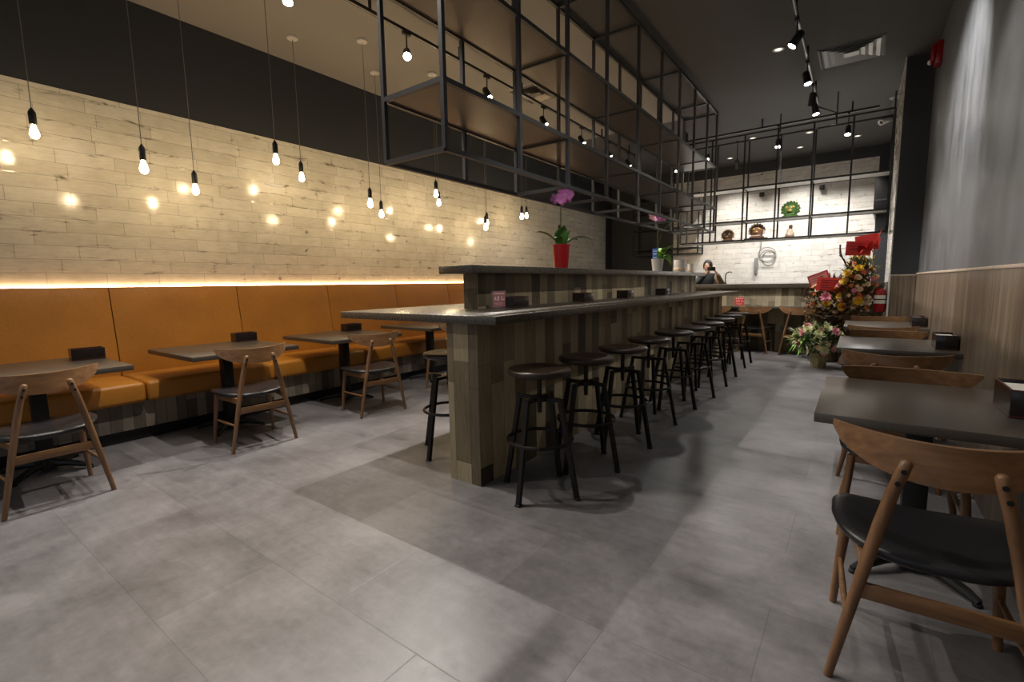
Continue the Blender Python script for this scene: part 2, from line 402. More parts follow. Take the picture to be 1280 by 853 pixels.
# ------------------------------------------------------------------ dining chair (front = +y)
def chair_proto():
    t = thing('dining_chair', '', 'chair')
    # rail
    mb = MB()
    def rail(u, v):
        s = (2*u-1); x = .275*s
        hh = .060*(max(0, 1-abs(s)**2.6)**.62*.86 + .14)
        zc = .806 + .010*s*s - hh
        return Vector((x, -.226 + .125*s*s + .012*(v-.5), zc + (2*v-1)*hh))
    mb.grid(rail, 24, 6, lambda u, v: Vector((.0, .019, 0)))
    mb.build('backrest', M['oak'], t, ang=60)
    # seat: rounded, dished pad with raised sides
    mb = MB()
    N, R = 40, 8
    def outline(a):
        c, s_ = math.cos(a), math.sin(a)
        e = 2/4.6 if s_ > 0 else 2/3.2
        x = math.copysign(abs(c)**e, c); y = math.copysign(abs(s_)**e, s_)
        w = .262 if y > 0 else .262 - .035*abs(y)
        return x*w, y*.222 + .012
    def zt(x, y): return .448 + .42*x*x*.9 + .10*max(0, -y-.02)*0 - .02*max(0, y-.1)
    rings = []
    for (k, dz) in [(0, 0), (.35, 0), (.65, 0), (.86, 0), (.96, -.004), (1.0, -.014), (.985, -.030), (.92, -.040), (.5, -.042), (0, -.042)]:
        ring = []
        for i in range(N):
            x, y = outline(2*PI*i/N); x *= max(k, .001); y = (y-.012)*max(k, .001)+.012
            ring.append(mb.b.verts.new((x, y, zt(x, y)+dz)))
        rings.append(ring)
    for a, b_ in zip(rings, rings[1:]):
        for i in range(N): mb.b.faces.new((a[i], a[(i+1) % N], b_[(i+1) % N], b_[i]))
    mb.build('seat', M['blackleather'], t, ang=80)
    for sx in (-1, 1):
        mb = MB()
        mb.tube([(sx*.248, -.232, 0), (sx*.212, -.234, .20), (sx*.171, -.236, .42), (sx*.146, -.239, .55), (sx*.122, -.244, .66), (sx*.104, -.248, .725), (sx*.097, -.249, .752), (sx*.095, -.249, .760)],
                [.0130, .0158, .0178, .0178, .0172, .0168, .0155, .008], 12)
        lg = mb.build('rear_leg', M['oakz'], t, ang=60)
        for z in (.728, .690):
            MB().lathe([(0, 0), (.0075, 0), (.0075, .006), (0, .006)], 12, (sx*(.103+(.728-z)*.3), -.2605+(.725-z)*.06, z), Matrix.Rotation(PI/2, 3, 'X')).build('screw_plug', M['blackmetal'], lg)
        mb = MB(); mb.tube([(sx*.236, .205, 0), (sx*.222, .190, .2), (sx*.205, .170, .412)], [.013, .0165, .019], 12)
        mb.build('front_leg', M['oakz'], t, ang=60)
        mb = MB(); mb.tube([(sx*.209, -.232, .215), (sx*.216, -.02, .205), (sx*.221, .188, .200)], [.008, .0105, .008], 10)
        mb.build('side_stretcher', M['oak'], t)
        mb = MB(); mb.bar((sx*.172, -.225, .405), (sx*.205, .17, .40), .022, .042)
        mb.build('side_apron', M['oak'], t)
    MB().box(-.188, .188, -.243, -.226, .300, .352, .005).build('rear_stretcher', M['oak'], t)
    MB().box(-.205, .205, .160, .182, .378, .42, .004).build('front_apron', M['oak'], t)
    return t
CH = chair_proto(); ch_used = [False]
def chair(rm, deg, label, group):
    """rm = midpoint of the rear feet on the floor"""
    a = math.radians(deg)
    loc = (rm[0] - math.sin(a)*.232, rm[1] + math.cos(a)*.232, 0)
    if not ch_used[0]:
        ch_used[0] = True; CH.location = loc; CH.rotation_euler = (0, 0, a); tag(CH, label, group=group); return CH
    return dup(CH, loc, a, label, group)
GL, GR, GB = 'chairs facing the banquette bench', 'chairs at the wall tables on the right', 'chairs at the back counter ledge'
chair((-3.83, .604), 91, 'wooden dining chair with black seat at far left, cut by the photo edge', GL)
chair((-3.848, 1.842), 85, 'wooden dining chair with black seat facing bench, second from the left', GL)
chair((-3.816, 3.016), 80, 'slightly turned wooden dining chair at bench, third from the left', GL)
chair((-3.85, 4.28), 88, 'wooden chair by the bench mostly hidden behind the wooden bar end', GL)
chair((.235, 1.735), 2, 'closest large wooden dining chair with black seat at bottom right', GR)
chair((.222, 3.215), 180, 'wooden chair pushed in on far side of the closest right hand table', GR)
chair((.20, 3.64), -1, 'wooden chair on near side of the middle right hand table', GR)
chair((.22, 5.44), 181, 'wooden chair pushed in on far side of the middle right hand table', GR)
chair((.20, 5.70), 0, 'wooden chair on near side of the farthest right hand table', GR)
chair((.21, 7.40), 180, 'wooden chair on far side of the farthest right hand table', GR)
chair((-2.10, 9.12), 2, 'wooden chair at back ledge, leftmost, behind the far bar stools', GB)
chair((-1.47, 9.12), -3, 'wooden chair at back ledge below the small red sign', GB)
chair((-.80, 9.12), 3, 'wooden chair at back ledge beside the potted flowers', GB)

# ------------------------------------------------------------------ tables
def table_proto(name, label, w, d, group):
    t = thing(name, label, 'table', group=group)
    MB().box(-w/2, w/2, -d/2, d/2, .712, .75, .004, 2).build('table_top', M['table'], t)
    MB().box(-.12, .12, -.12, .12, .700, .712).build('mounting_plate', M['castiron'], t)
    MB().box(-.042, .042, -.042, .042, .06, .70, .004).build('column', M['castiron'], t)
    b = MB(); b.lathe([(.0, .03), (.075, .03), (.07, .06), (.05, .085), (0, .085)], 16)
    base = b.build('base', M['castiron'], t)
    for k in range(4):
        a = PI/4 + k*PI/2; c, s_ = math.cos(a), math.sin(a)
        MB().tube([(c*.04, s_*.04, .055), (c*.14, s_*.14, .05), (c*.24, s_*.24, .032), (c*.285, s_*.285, .018)], [.026, .024, .02, .014], 8).build('base_arm', M['castiron'], base)
        MB().lathe([(.016, 0), (.016, .012), (.01, .016)], 10, (c*.28, s_*.28, 0)).build('foot', M['blackmetal'], base)
    return t
tl = table_proto('bistro_table', 'dark rectangular table at bench, farthest left, cut by the photo edge', .96, .88, 'tables along the bench')
tl.location = (-4.66, .68, 0)
for y, lab in ((1.93, 'dark rectangular table at bench, second from left, before the turned chair'),
               (3.17, 'dark rectangular table at bench, third from the left, beside the bar corner'),
               (4.56, 'dark table at bench partly hidden under the bar counter corner')):
    dup(tl, (-4.66 if y < 4 else -4.72, y, 0), 0, lab)
tr = table_proto('wall_table', 'closest dark speckled table against the right wall', .725, .88, 'tables along the right wall')
tr.location = (.245, 2.635, 0)
dup(tr, (.245, 4.86, 0), 0, 'middle dark table against the right wall')
dup(tr, (.245, 6.86, 0), 0, 'farthest dark table against the right wall, before the flowers')

# ------------------------------------------------------------------ condiment boxes
def box_proto(name, label, group, w=.20, d=.13, h=.085):
    t = thing(name, label, 'box', group=group)
    b = MB(); th = .008
    b.box(-w/2, w/2, -d/2, -d/2+th, 0, h, .0015); b.box(-w/2, w/2, d/2-th, d/2, 0, h, .0015)
    b.box(-w/2, -w/2+th, -d/2+th, d/2-th, 0, h); b.box(w/2-th, w/2, -d/2+th, d/2-th, 0, h); b.box(-w/2+th, w/2-th, -d/2+th, d/2-th, 0, .008)
    b.build('box_body', M['lacquer'], t)
    b = MB()
    for z in (.004, h-.002):
        b.box(-w/2-.0015, w/2+.0015, -d/2-.0015, -d/2+.002, z, z+.005); b.box(-w/2-.0015, w/2+.0015, d/2-.002, d/2+.0015, z, z+.005)
        b.box(-w/2-.0015, -w/2+.002, -d/2, d/2, z, z+.005); b.box(w/2-.002, w/2+.0015, -d/2, d/2, z, z+.005)
    b.build('edge_band', M['lacquerred'], t)
    b = MB(); b.box(-w/2+th+.004, w/2-th-.004, -d/2+th+.004, d/2-th-.004, .008, h-.012, .004); b.build('napkin_stack', M['napkin'], t)
    return t
GBX = 'black boxes on the tables'
bx = box_proto('condiment_box', 'black lacquer condiment box on leftmost bench table', GBX)
bx.location = (-4.88, 1.02, .75); bx.rotation_euler = (0, 0, 1.5)
for loc, a, lab in (((-5.02, 2.27, .75), 1.5, 'black condiment box on second bench table from the left'),
                    ((-4.94, 3.48, .75), 1.55, 'black condiment box on third bench table from the left'),
                    ):
    dup(bx, loc, a, lab)
br = box_proto('napkin_box', 'large dark box with napkins on closest right table, by the wall', GBX, .12, .27, .105)
br.location = (.54, 2.62, .75)
dup(br, (.535, 4.72, .75), 0, 'dark napkin box on the middle right hand table, by the wall')
dup(br, (.535, 6.72, .75), 0, 'dark napkin box on the farthest right hand table, by the wall')

# ------------------------------------------------------------------ bar counter
bar = thing('bar_counter', 'long two tier wooden bar counter with dark tops in the room centre', 'bar counter', (-2.2, 5.5, 0))
at_parent(MB().box(-2.134, -1.876, 2.21, 8.65, 0, 1.045).build('lower_wall', M['reclaimed'], smooth=False), bar)
at_parent(MB().box(-3.16, -1.675, 2.14, 8.95, 1.045, 1.095, .004).build('lower_worktop', M['counter']), bar)
at_parent(MB().box(-2.475, -2.335, 2.77, 8.72, 1.095, 1.362).build('upper_wall', M['reclaimed'], smooth=False), bar)
at_parent(MB().box(-2.56, -2.23, 2.59, 8.95, 1.362, 1.420, .004).build('upper_worktop', M['counter']), bar)
at_parent(MB().box(-3.0, -2.86, 8.3, 8.65, 0, 1.045).build('rear_leg_panel', M['reclaimed'], smooth=False), bar)

# bar stools
def stool_proto():
    t = thing('bar_stool', '', 'stool')
    b = MB(); b.lathe([(0, .733), (.158, .733), (.180, .738), (.190, .749), (.192, .762), (.186, .773), (.168, .777), (.11, .770), (0, .767)], 40); b.build('seat', M['stoolseat'], t, ang=60)
    b = MB(); b.lathe([(0, .730), (.09, .730), (.09, .738), (0, .738)], 24); b.lathe([(.014, .50), (.014, .73)], 12)
    for k in range(9): b.lathe([(.0155, .53+k*.02), (.0172, .536+k*.02), (.0155, .542+k*.02)], 12)
    b.build('screw_post', M['stoolmetal'], t)
    b = MB(); b.lathe([(.0145, .575), (.055, .575), (.055, .60), (.0145, .60)], 20); b.build('hub', M['stoolmetal'], t)
    for k in range(4):
        a = k*PI/2; c, s_ = math.cos(a), math.sin(a)
        b = MB()
        b.bar((c*.04, s_*.04, .588), (c*.148, s_*.148, .588), .024, .022)
        b.bar((c*.140, s_*.140, .598), (c*.252, s_*.252, .004), .026, .026, up=(-s_, c, 0))
        lg = b.build('leg', M['stoolmetal'], t)
        MB().box(c*.252-.017, c*.252+.017, s_*.252-.017, s_*.252+.017, 0, .012, .003).build('foot_cap', M['blackmetal'], lg)
    for (R, z, nm) in ((.196, .335, 'foot_ring'), (.166, .49, 'upper_ring')):
        b = MB(); n_ = 40
        if nm == 'upper_ring': continue
        b.tube([(R*math.cos(2*PI*k/n_), R*math.sin(2*PI*k/n_), z) for k in range(n_)], .0115, 8, closed=True); b.build(nm, M['stoolmetal'], t)
    return t
st = stool_proto()
GS = 'bar stools in a row along the right side of the bar'
ord_ = ['closest', 'second', 'third', 'fourth', 'fifth', 'sixth', 'seventh', 'eighth', 'ninth', 'farthest']
ys = [2.377, 2.93, 3.52, 4.18, 4.86, 5.42, 6.10, 6.82, 7.52, 8.10]
for i, y in enumerate(ys):
    x = -1.535 + [.0, .03, .05, .02, .03, .06, .05, .03, .0, .0][i]
    lab = {0: 'closest dark round bar stool, beside the near end of the wooden bar', 9: 'farthest dark round bar stool, nearest the back counter'}.get(i, f'{ord_[i]} dark round bar stool from the near end of the bar row')
    rz = random.uniform(-.25, .25) if i else .04
    if i == 0: st.location = (x, y, 0); st.rotation_euler = (0, 0, rz); tag(st, lab, group=GS)
    else: dup(st, (x, y, 0), rz, lab, GS)
dup(st, (-2.50, 2.60, 0), .05, 'dark bar stool on the left of the bar, half hidden by the wooden bar end', 'bar stools on the left side of the bar')
for k, y in enumerate((4.4, 5.6)):
    pass

# boxes and acrylic sign on the bar
GT = 'black boxes on the bar counter'
for i, (y, lab) in enumerate(((3.05, 'black box on lower bar top right beside the small pink sign'),
                              (4.20, 'black box on lower bar top, second from the near end'),
                              (5.25, 'small black box on lower bar top, third from the near end'),
                              (6.55, 'small black box on lower bar top, nearest the far end'))):
    b_ = dup(bx, (-2.19, y, 1.095), PI/2, lab, GT)
    b_.name = 'condiment_box'
def menu_sign(loc, rz, label, w=.10, h=.13):
    t = thing('table_sign', label, 'sign', loc, rz, 'small printed signs')
    MB().box(-w/2-.006, w/2+.006, -.004, .004, .004, h+.006, .0015).build('acrylic_panel', M['acrylic'], t)
    MB().box(-w/2-.012, w/2+.012, -.03, .03, 0, .005, .0015).build('foot', M['acrylic'], t)
    MB().box(-w/2+.002, w/2-.002, -.0052, -.0042, .012, h).build('printed_card', M['pinkpaper'], t)
    b = MB()
    b.box(-w*.40, w*.42, -.0064, -.0053, h*.84, h*.90)
    def stroke(x0, z0, x1, z1): b.bar((x0*w, -.0058, z0*h), (x1*w, -.0058, z1*h), .0012, .006, up=(0, 0, 1))
    for q in ((-.36, .48, -.28, .70), (-.28, .70, -.22, .46), (-.33, .56, -.24, .56), (-.08, .70, -.12, .46), (-.10, .74, .02, .62), (.02, .62, -.06, .58), (-.06, .58, .04, .45), (.22, .72, .20, .50), (.20, .50, .42, .52), (.42, .52, .40, .60)):
        stroke(*q)
    b.box(-w*.36, w*.30, -.0064, -.0053, h*.30, h*.325); b.box(-w*.30, w*.22, -.0064, -.0053, h*.20, h*.222)
    b.build('print', M['paleink'], t)
    return t
n = NT('clear_acrylic'); n.set(base_color=(.95, .95, .95), roughness=.04, transmission_weight=.92, ior=1.2); M['acrylic'] = n.m
menu_sign((-2.235, 2.90, 1.095), math.radians(52), 'small pink printed sign in clear stand on near end of the bar')

# ------------------------------------------------------------------ orchids on upper bar top
def petal_flower(b, c, r, nrm, k=5, w=.55, cup=.25):
    nrm = Vector(nrm).normalized(); a = nrm.orthogonal().normalized(); bb = nrm.cross(a)
    rot = random.random()*6.3
    for i in range(k):
        t = rot + 2*PI*i/k; d = a*math.cos(t) + bb*math.sin(t); s_ = nrm.cross(d)
        pts = [(0, 0, 0), (.35, w*.7, .04), (.75, w, cup), (1.0, w*.45, cup*1.3)]
        lft = [b.b.verts.new(Vector(c) + d*p[0]*r + s_*p[1]*r*.5 + nrm*p[2]*r) for p in pts]
        rgt = [b.b.verts.new(Vector(c) + d*p[0]*r - s_*p[1]*r*.5 + nrm*(p[2]+.001)*r) for p in pts]
        for j in range(3): b.b.faces.new((lft[j], lft[j+1], rgt[j+1], rgt[j]))
    return b
def leaf(b, base, tip, w, sag=.0, n_=6):
    base, tip = Vector(base), Vector(tip); d = tip-base
    side = d.cross(Vector((0, 0, 1)))
    if side.length < 1e-4: side = Vector((1, 0, 0))
    side.normalize(); up = side.cross(d).normalized()
    rows = []
    for i in range(n_+1):
        t = i/n_; ww = w*math.sin(PI*min(1, .06+t*.94))**.8*(1 if t < 1 else .05)
        p = base + d*t + Vector((0, 0, sag*(1-(2*t-1)**2)))
        rows.append([b.b.verts.new(p - side*ww + up*ww*.25), b.b.verts.new(p), b.b.verts.new(p + side*ww + up*ww*.25)])
    for r0, r1 in zip(rows, rows[1:]):
        for j in range(2): b.b.faces.new((r0[j], r0[j+1], r1[j+1], r1[j]))
    return b
# red pot orchid
oz = 1.420
t = thing('potted_orchid', 'magenta orchid in tall red tapered pot on upper bar top', 'plant', (-2.40, 4.14, oz), 0, 'potted orchids on the bar')
MB().lathe([(0, 0), (.062, 0), (.068, .02), (.088, .205), (.094, .235), (.086, .235), (.080, .20), (0, .19)], 28).build('pot', M['red'], t)
b = MB()
leaf(b, (0, 0, .19), (.05, -.02, .42), .075, .0); leaf(b, (0, 0, .19), (.03, .10, .36), .08, .06); leaf(b, (0, 0, .19), (.02, -.04, .40), .07, .02)
leaf(b, (0, 0, .2), (-.22, -.14, .36), .055, .05); leaf(b, (0, 0, .2), (.26, .17, .27), .055, .06); leaf(b, (0, 0, .2), (.08, .20, .28), .05, .05); leaf(b, (0, 0, .2), (.0, -.12, .29), .045, .05)
b.build('leaves', M['leaf'], t)
MB().tube([(0, 0, .19), (-.005, .005, .40), (.0, .0, .58), (.01, .02, .70), (.05, .06, .76), (.12, .10, .77)], .0045, 8).build('flower_stem', M['stemm'], t)
MB().tube([(-.012, 0, .19), (-.012, .004, .45), (-.008, .002, .64)], .003, 6).build('support_stick', M['twig'], t)
for k in range(7):
    b = MB(); p = (random.uniform(-.05, .13), random.uniform(-.05, .13), random.uniform(.655, .745))
    petal_flower(b, p, .052, (.3+random.uniform(-.5, .5), -1, random.uniform(-.3, .4)), 5, .85, .2)
    b.build('blossom', M['orchid'], t, smooth=False)
# white pot orchid
t = thing('potted_orchid', 'pale pink orchid in white pot with blue label on far upper bar top', 'plant', (-2.40, 6.92, oz), 0, 'potted orchids on the bar')
pot = MB().lathe([(0, 0), (.062, 0), (.068, .02), (.088, .175), (.093, .185), (.085, .185), (.078, .16), (0, .155)], 28).build('pot', M['whiteg'], t)
MB().box(-.06, .02, -.050, -.044, .17, .33, .003).build('tag', M['blue'], t)
b = MB()
for q in ((-.03, -.046, .20, .0, .21), (-.03, -.046, .25, .0, .26), (-.03, -.046, .29, .0, .30)):
    b.box(-.05, .01, -.0515, -.0495, q[2], q[4])
b.build('tag_print', M['whitepaper'], t)
b = MB()
for tip in ((.06, .10, .33), (.14, .02, .30), (.20, .10, .35), (-.05, .12, .28), (.12, -.10, .24), (.22, .16, .36), (.17, .12, .06), (.20, .05, .10), (.16, .16, .16)):
    leaf(b, (.02, .02, .14), tip, .068, .08)
b.build('leaves', M['limeleaf'], t)
MB().tube([(0, 0, .15), (-.005, .0, .45), (-.002, .004, .66), (.01, .02, .78)], .0045, 8).build('flower_stem', M['stemm'], t)
MB().tube([(0, 0, .15), (.01, .0, .40), (.05, .02, .58), (.15, .07, .69), (.26, .12, .71)], .003, 8).build('bent_stem', M['stemm'], t)
for k in range(8):
    b = MB(); p = (random.uniform(-.08, .09), random.uniform(-.08, .09), random.uniform(.66, .84))
    petal_flower(b, p, .055, (.3+random.uniform(-.5, .5), -1, random.uniform(-.3, .4)), 5, .9, .2)
    b.build('blossom', M['orchidpale'] if k % 3 else M['orchid'], t, smooth=False)
# white containers at the far end of the upper bar top
for (dx, y, w, h, lab) in ((0.03, 7.95, .085, .20, 'tall cream container on far upper bar top, right of white orchid pot'), (.05, 8.5, .045, .15, 'short white cup at far end of upper bar top')):
    t = thing('container', lab, 'container', (-2.42+dx, y, oz), .3, 'white containers on the upper bar')
    MB().lathe([(0, 0), (w*.9, 0), (w, .01), (w*1.08, h-.012), (w*1.12, h-.01), (w*1.12, h), (w*.98, h), (w*.94, .02), (0, .016)], 24).build('container_body', M['whiteg'], t)
    MB().lathe([(w*1.13, h*.2), (w*1.14, h*.24), (w*1.14, h*.3), (w*1.13, h*.34)], 24).build('band', M['creamfl'], t)

# ------------------------------------------------------------------ hanging metal frame over the bar
FX0, FX1, FY0, FY1 = -2.645, -2.10, 2.22, 8.86
LZ = [2.11, 2.515, 3.20, ZC-.03]
fr = thing('hanging_rack', 'big black metal grid rack with shelves hanging over the bar', 'rack', (-2.37, 5.5, 2.11))
bw = .030
for z, nm in zip(LZ, ('bottom_rail', 'middle_rail', 'upper_rail', 'top_rail')):
    for x in (FX0, FX1):
        at_parent(MB().bar((x, FY0, z), (x, FY1, z), bw).build(nm, M['framemetal']), fr)
    for y in (FY0, FY1):
        at_parent(MB().bar((FX0, y, z), (FX1, y, z), bw*.98).build('end_rail', M['framemetal']), fr)
py = [FY0, 3.02, 3.74, 4.52, 5.33, 6.08, 6.80, 7.53, 8.25, FY1]
for i, y in enumerate(py):
    for x in (FX0, FX1):
        at_parent(MB().bar((x, y, LZ[0]), (x, y, ZC), bw*.97).build('post', M['framemetal']), fr)
    if 0 < i < 9 and i % 2 == 0 or i in (2, 3):
        for z in (LZ[0], LZ[3]):
            at_parent(MB().bar((FX0, y, z), (FX1, y, z), bw*.9).build('cross_bar', M['framemetal']), fr)
for z in LZ[1:3]:
    at_parent(MB().box(FX0+.015, FX1-.015, FY0+.015, FY1-.015, z-.004, z+.012).build('shelf_board', M['shelfboard'], smooth=False), fr)
    for i in (2, 4, 6, 8):
        at_parent(MB().bar((FX0, py[i], z-.012), (FX1, py[i], z-.012), .022, .014).build('cross_bar', M['framemetal']), fr)

# ------------------------------------------------------------------ back counter with ledge
bc = thing('back_counter', 'wood plank counter with dark top across the back of the room', 'counter', (-1.3, 9.8, 0))
at_parent(MB().box(-3.3, .318, 9.60, 9.72, 0, 1.125).build('front_panel', M['reclaimed_light'], smooth=False), bc)
at_parent(MB().box(-3.36, .318, 9.52, 10.15, 1.125, 1.205, .004).build('top_slab', M['counter']), bc)
at_parent(MB().box(-3.3, .318, 9.24, 9.60, .775, .81, .004).build('ledge', M['counter']), bc)
at_parent(MB().box(-3.3, .318, 9.58, 9.60, 0, .775).build('lower_panel', M['reclaimed'], smooth=False), bc)
t = menu_sign((-1.76, 9.50, .81), 0, 'small red printed sign standing on the back ledge', .16, .155)
for c in kids(t):
    if c.name.startswith('printed'): c.data = c.data.copy(); c.data.materials[0] = M['redpaper']
b = MB(); b.tube([(0, 0, 0), (0, 0, .17), (.02, -.02, .21), (.08, -.05, .235), (.13, -.08, .22)], [.011, .010, .010, .010, .009], 10)
fa = thing('faucet', 'small dark faucet on the back counter beside the person', 'faucet', (-2.12, 10.0, 1.205))
b.build('spout', M['blackmetal'], fa); MB().lathe([(.025, 0), (.025, .012), (.012, .03)], 14).build('base', M['blackmetal'], fa)

# ------------------------------------------------------------------ frame over back counter
M['framedark'] = plain('matte_black_bar', (.014, .014, .015), .5, .2)
bf = thing('shelf_frame', 'black metal grid shelf frame hanging above the back counter', 'rack', (-1.3, 9.65, 1.98))
BZ = [1.985, 2.325, 2.90, 3.80]; BX = [-2.84, -2.30, -1.76, -1.25, -.735, -.21, .29]
for y in (9.45, 9.86):
    for z in BZ:
        if y > 9.5 and z > 3: z = 3.80
        at_parent(MB().bar((BX[0], y, z), (BX[-1], y, z), .026).build('rail', M['framedark']), bf)
    for x in BX:
        if y > 9.5 and x > -.6 and x < .2: continue
        at_parent(MB().bar((x, y, BZ[0]), (x, y, BZ[-1]), .0255).build('post', M['framedark']), bf)
for x in (BX[0], BX[2], BX[4], BX[-1]):
    for z in BZ:
        at_parent(MB().bar((x, 9.45, z), (x, 9.86, z), .024).build('cross_bar', M['framedark']), bf)
for x in (BX[0], BX[3], BX[-1]):
    at_parent(MB().bar((x, 9.65, BZ[-1]), (x, 9.65, ZC), .02).build('hanger', M['framedark']), bf)
for z in BZ[:3]:
    at_parent(MB().box(BX[0], BX[-1], 9.465, 9.845, z-.006, z+.010).build('shelf_board', M['grey_board'] if 'grey_board' in M else M.setdefault('grey_board', plain('pale_grey_board', (.68, .67, .64), .4)), smooth=False), bf)

# objects on the back shelves
def lion(loc, mats, label, s=1.0):
    t = thing('lion_mask', label, 'ornament', loc, 0, 'lion dance masks on the back shelf')
    a, g, p = mats
    b = MB(); b.ball((0, 0, .105*s), .10*s, (.98, .85, 1.05), 16); b.lathe([(.085*s, 0), (.105*s, .004), (.105*s, .022*s), (.08*s, .035*s)], 20); b.build('head', a, t)
    b = MB()
    for k in range(11):
        an = -.25 + (PI+.5)*k/10; c_, s2 = math.cos(an), math.sin(an)
        b.lathe([(.022*s, 0), (.021*s, .016*s), (.010*s, .032*s), (.002*s, .036*s)], 8, (c_*.088*s, -.01, .105*s + s2*.092*s), Vector((0, 0, 1)).rotation_difference(Vector((c_, 0, s2))).to_matrix())
    b.build('mane_tufts', g, t)
    b = MB()
    for sx in (-1, 1):
        b.ball((sx*.040*s, -.072*s, .135*s), .022*s, (1, .7, 1), 10); b.ball((sx*.10*s, .0, .13*s), .024*s, (.7, .6, 1.4), 8)
    b.ball((0, -.09*s, .09*s), .024*s, (1.3, .7, .8), 10); b.build('eyes_and_nose', p, t)
    b = MB(); b.box(-.06*s, .06*s, -.105*s, -.04*s, .028*s, .045*s, .006); b.build('jaw', g, t)
    return t
lion((-2.03, 9.64, 1.996), (M['lionbrown'], M['liongold'], M['lionpale']), 'brown lion mask ornament with pale face, left end of the bottom shelf', .95)
lion((-1.54, 9.62, 1.996), (M['lionbrown'], M['lionpale'], M['liongold']), 'wide brown and gold lion mask on dark stand, bottom shelf centre', 1.15)
lion((-1.035, 9.64, 2.336), (M['liongreen'], M['liongreen'], M['liongold']), 'green and gold lion mask ornament on the middle shelf', 1.22)
b = MB(); b.box(-1.73, -1.36, 9.52, 9.73, 1.996, 2.018, .004)
tag(b.build('display_stand', M['lacquer']), 'flat dark stand under the wide lion mask on bottom shelf', 'stand')
for o in bpy.data.objects:
    if o.name.startswith('lion_mask') and abs(o.location.x+1.54) < .01: o.location.z = 2.018
t = thing('figurine', 'small carved seated figurine on the bottom back shelf below the green mask', 'ornament', (-1.03, 9.64, 1.996))
MB().lathe([(0, 0), (.075, 0), (.08, .02), (.07, .035), (0, .04)], 20).build('base', M['lionbrown'], t)
b = MB(); b.lathe([(.06, .035), (.066, .06), (.05, .10), (.038, .14), (.02, .155)], 16); b.ball((.045, -.02, .07), .03, (1, 1, .8), 10); b.ball((-.04, -.03, .06), .03, (1, 1, .7), 10); b.build('body', M['lionpale'], t)
MB().ball((.012, -.01, .178), .033, (1, 1, 1.1), 12).build('head', M['lionpale'], t)

# wall shelf in the dark far left corner
ws = thing('wall_shelf', 'dark metal wall shelf unit in the far left corner', 'shelf', (-4.2, 12.9, 1.97))
for x in (-5.1, -4.02, -3.38):
    for y in (12.72, 13.17):
        at_parent(MB().bar((x, y, 1.97), (x, y, 3.5), .03).build('post', M['framedark']), ws)
for z in (1.985, 2.13, 2.66, 3.1, 3.48):
    at_parent(MB().box(-5.1, -3.38, 12.72, 13.17, z-.012, z+.012).build('shelf_board', M['blackmetal'], smooth=False), ws)

# cable coil, small black speakers on back wall
t = thing('cable_coil', 'coil of grey cable hanging on the white back wall', 'cable', (-1.86, 13.135, 1.83))
b = MB()
for k in range(3):
    n_ = 40; R = .19 - .02*k
    b.tube([(R*math.cos(2*PI*j/n_)+.02*k, .02*k-.02+.015*math.sin(3*2*PI*j/n_), R*(.85 if k < 2 else 1.1)*math.sin(2*PI*j/n_) - .05*k + .06) for j in range(n_)], .009, 6, closed=True)
b.build('loop', M['cable'], t)
MB().tube([(-.14, .03, .75), (-.15, .03, .3), (-.17, .02, .0)], .008, 6).build('drop_cable', M['cable'], t)
MB().box(-.27, -.20, .0, .05, -.42, -.02, .01).build('cable_end', M['cable'], t)
for (x, z, s_, lab) in ((-2.03, 3.32, .05, 'small black speaker high on the back wall, left one'), (-.81, 3.33, .05, 'small black speaker high on the back wall, centre one')):
    t = thing('wall_speaker', lab, 'speaker', (x, YB-.012, z), 0, 'small black speakers on the back wall')
    MB().box(-s_, s_, -.12, -.03, -s_, s_, .012).build('speaker_box', M['blackmetal'], t)
    MB().lathe([(.0, .0), (s_*.7, .0), (s_*.75, .006), (0, .008)], 20, (0, -.12, 0), Matrix.Rotation(PI/2, 3, 'X')).build('speaker_grille', M['castiron'], t)
    MB().bar((0, -.03, .0), (0, 0, .0), .03).build('bracket', M['blackmetal'], t)
t = thing('wall_cabinet', 'black box cabinet high at right end of the back wall', 'cabinet', (.30, YB-.012, 2.95))
MB().box(-.15, .18, -.25, 0, -.3, .45, .008).build('cabinet_body', M['blackmetal'], t); MB().box(-.14, .17, -.256, -.25, -.05, -.02).build('handle', M['framemetal'], t)

# ------------------------------------------------------------------ pendants
def pendant_proto():
    t = thing('pendant_lamp', '', 'lamp')
    MB().lathe([(0, 0), (.058, 0), (.062, -.006), (.058, -.020), (.014, -.028), (0, -.028)], 24).build('canopy', M['white'], t)
    sk = MB().lathe([(.006, .185), (.011, .175), (.021, .160), (.024, .150), (.024, .098), (.020, .090), (0, .090)], 18)
    return t, sk
GP1, GP2 = 'pendant bulbs in the row nearest the tiled wall', 'pendant bulbs in the row farther from the tiled wall'
back = [(.97, 2.535), (2.085, 2.255), (3.22, 2.56), (4.36, 2.26), (5.48, 2.55), (6.66, 2.35), (7.90, 2.60)]
front = [(1.50, 2.275), (2.62, 2.555), (3.745, 2.265), (4.86, 2.53), (5.93, 2.17), (6.93, 2.435), (8.20, 2.225)]
mesh_can = mesh_sock = mesh_bulb = None
names = ['first', 'second', 'third', 'fourth', 'fifth', 'sixth', 'seventh']
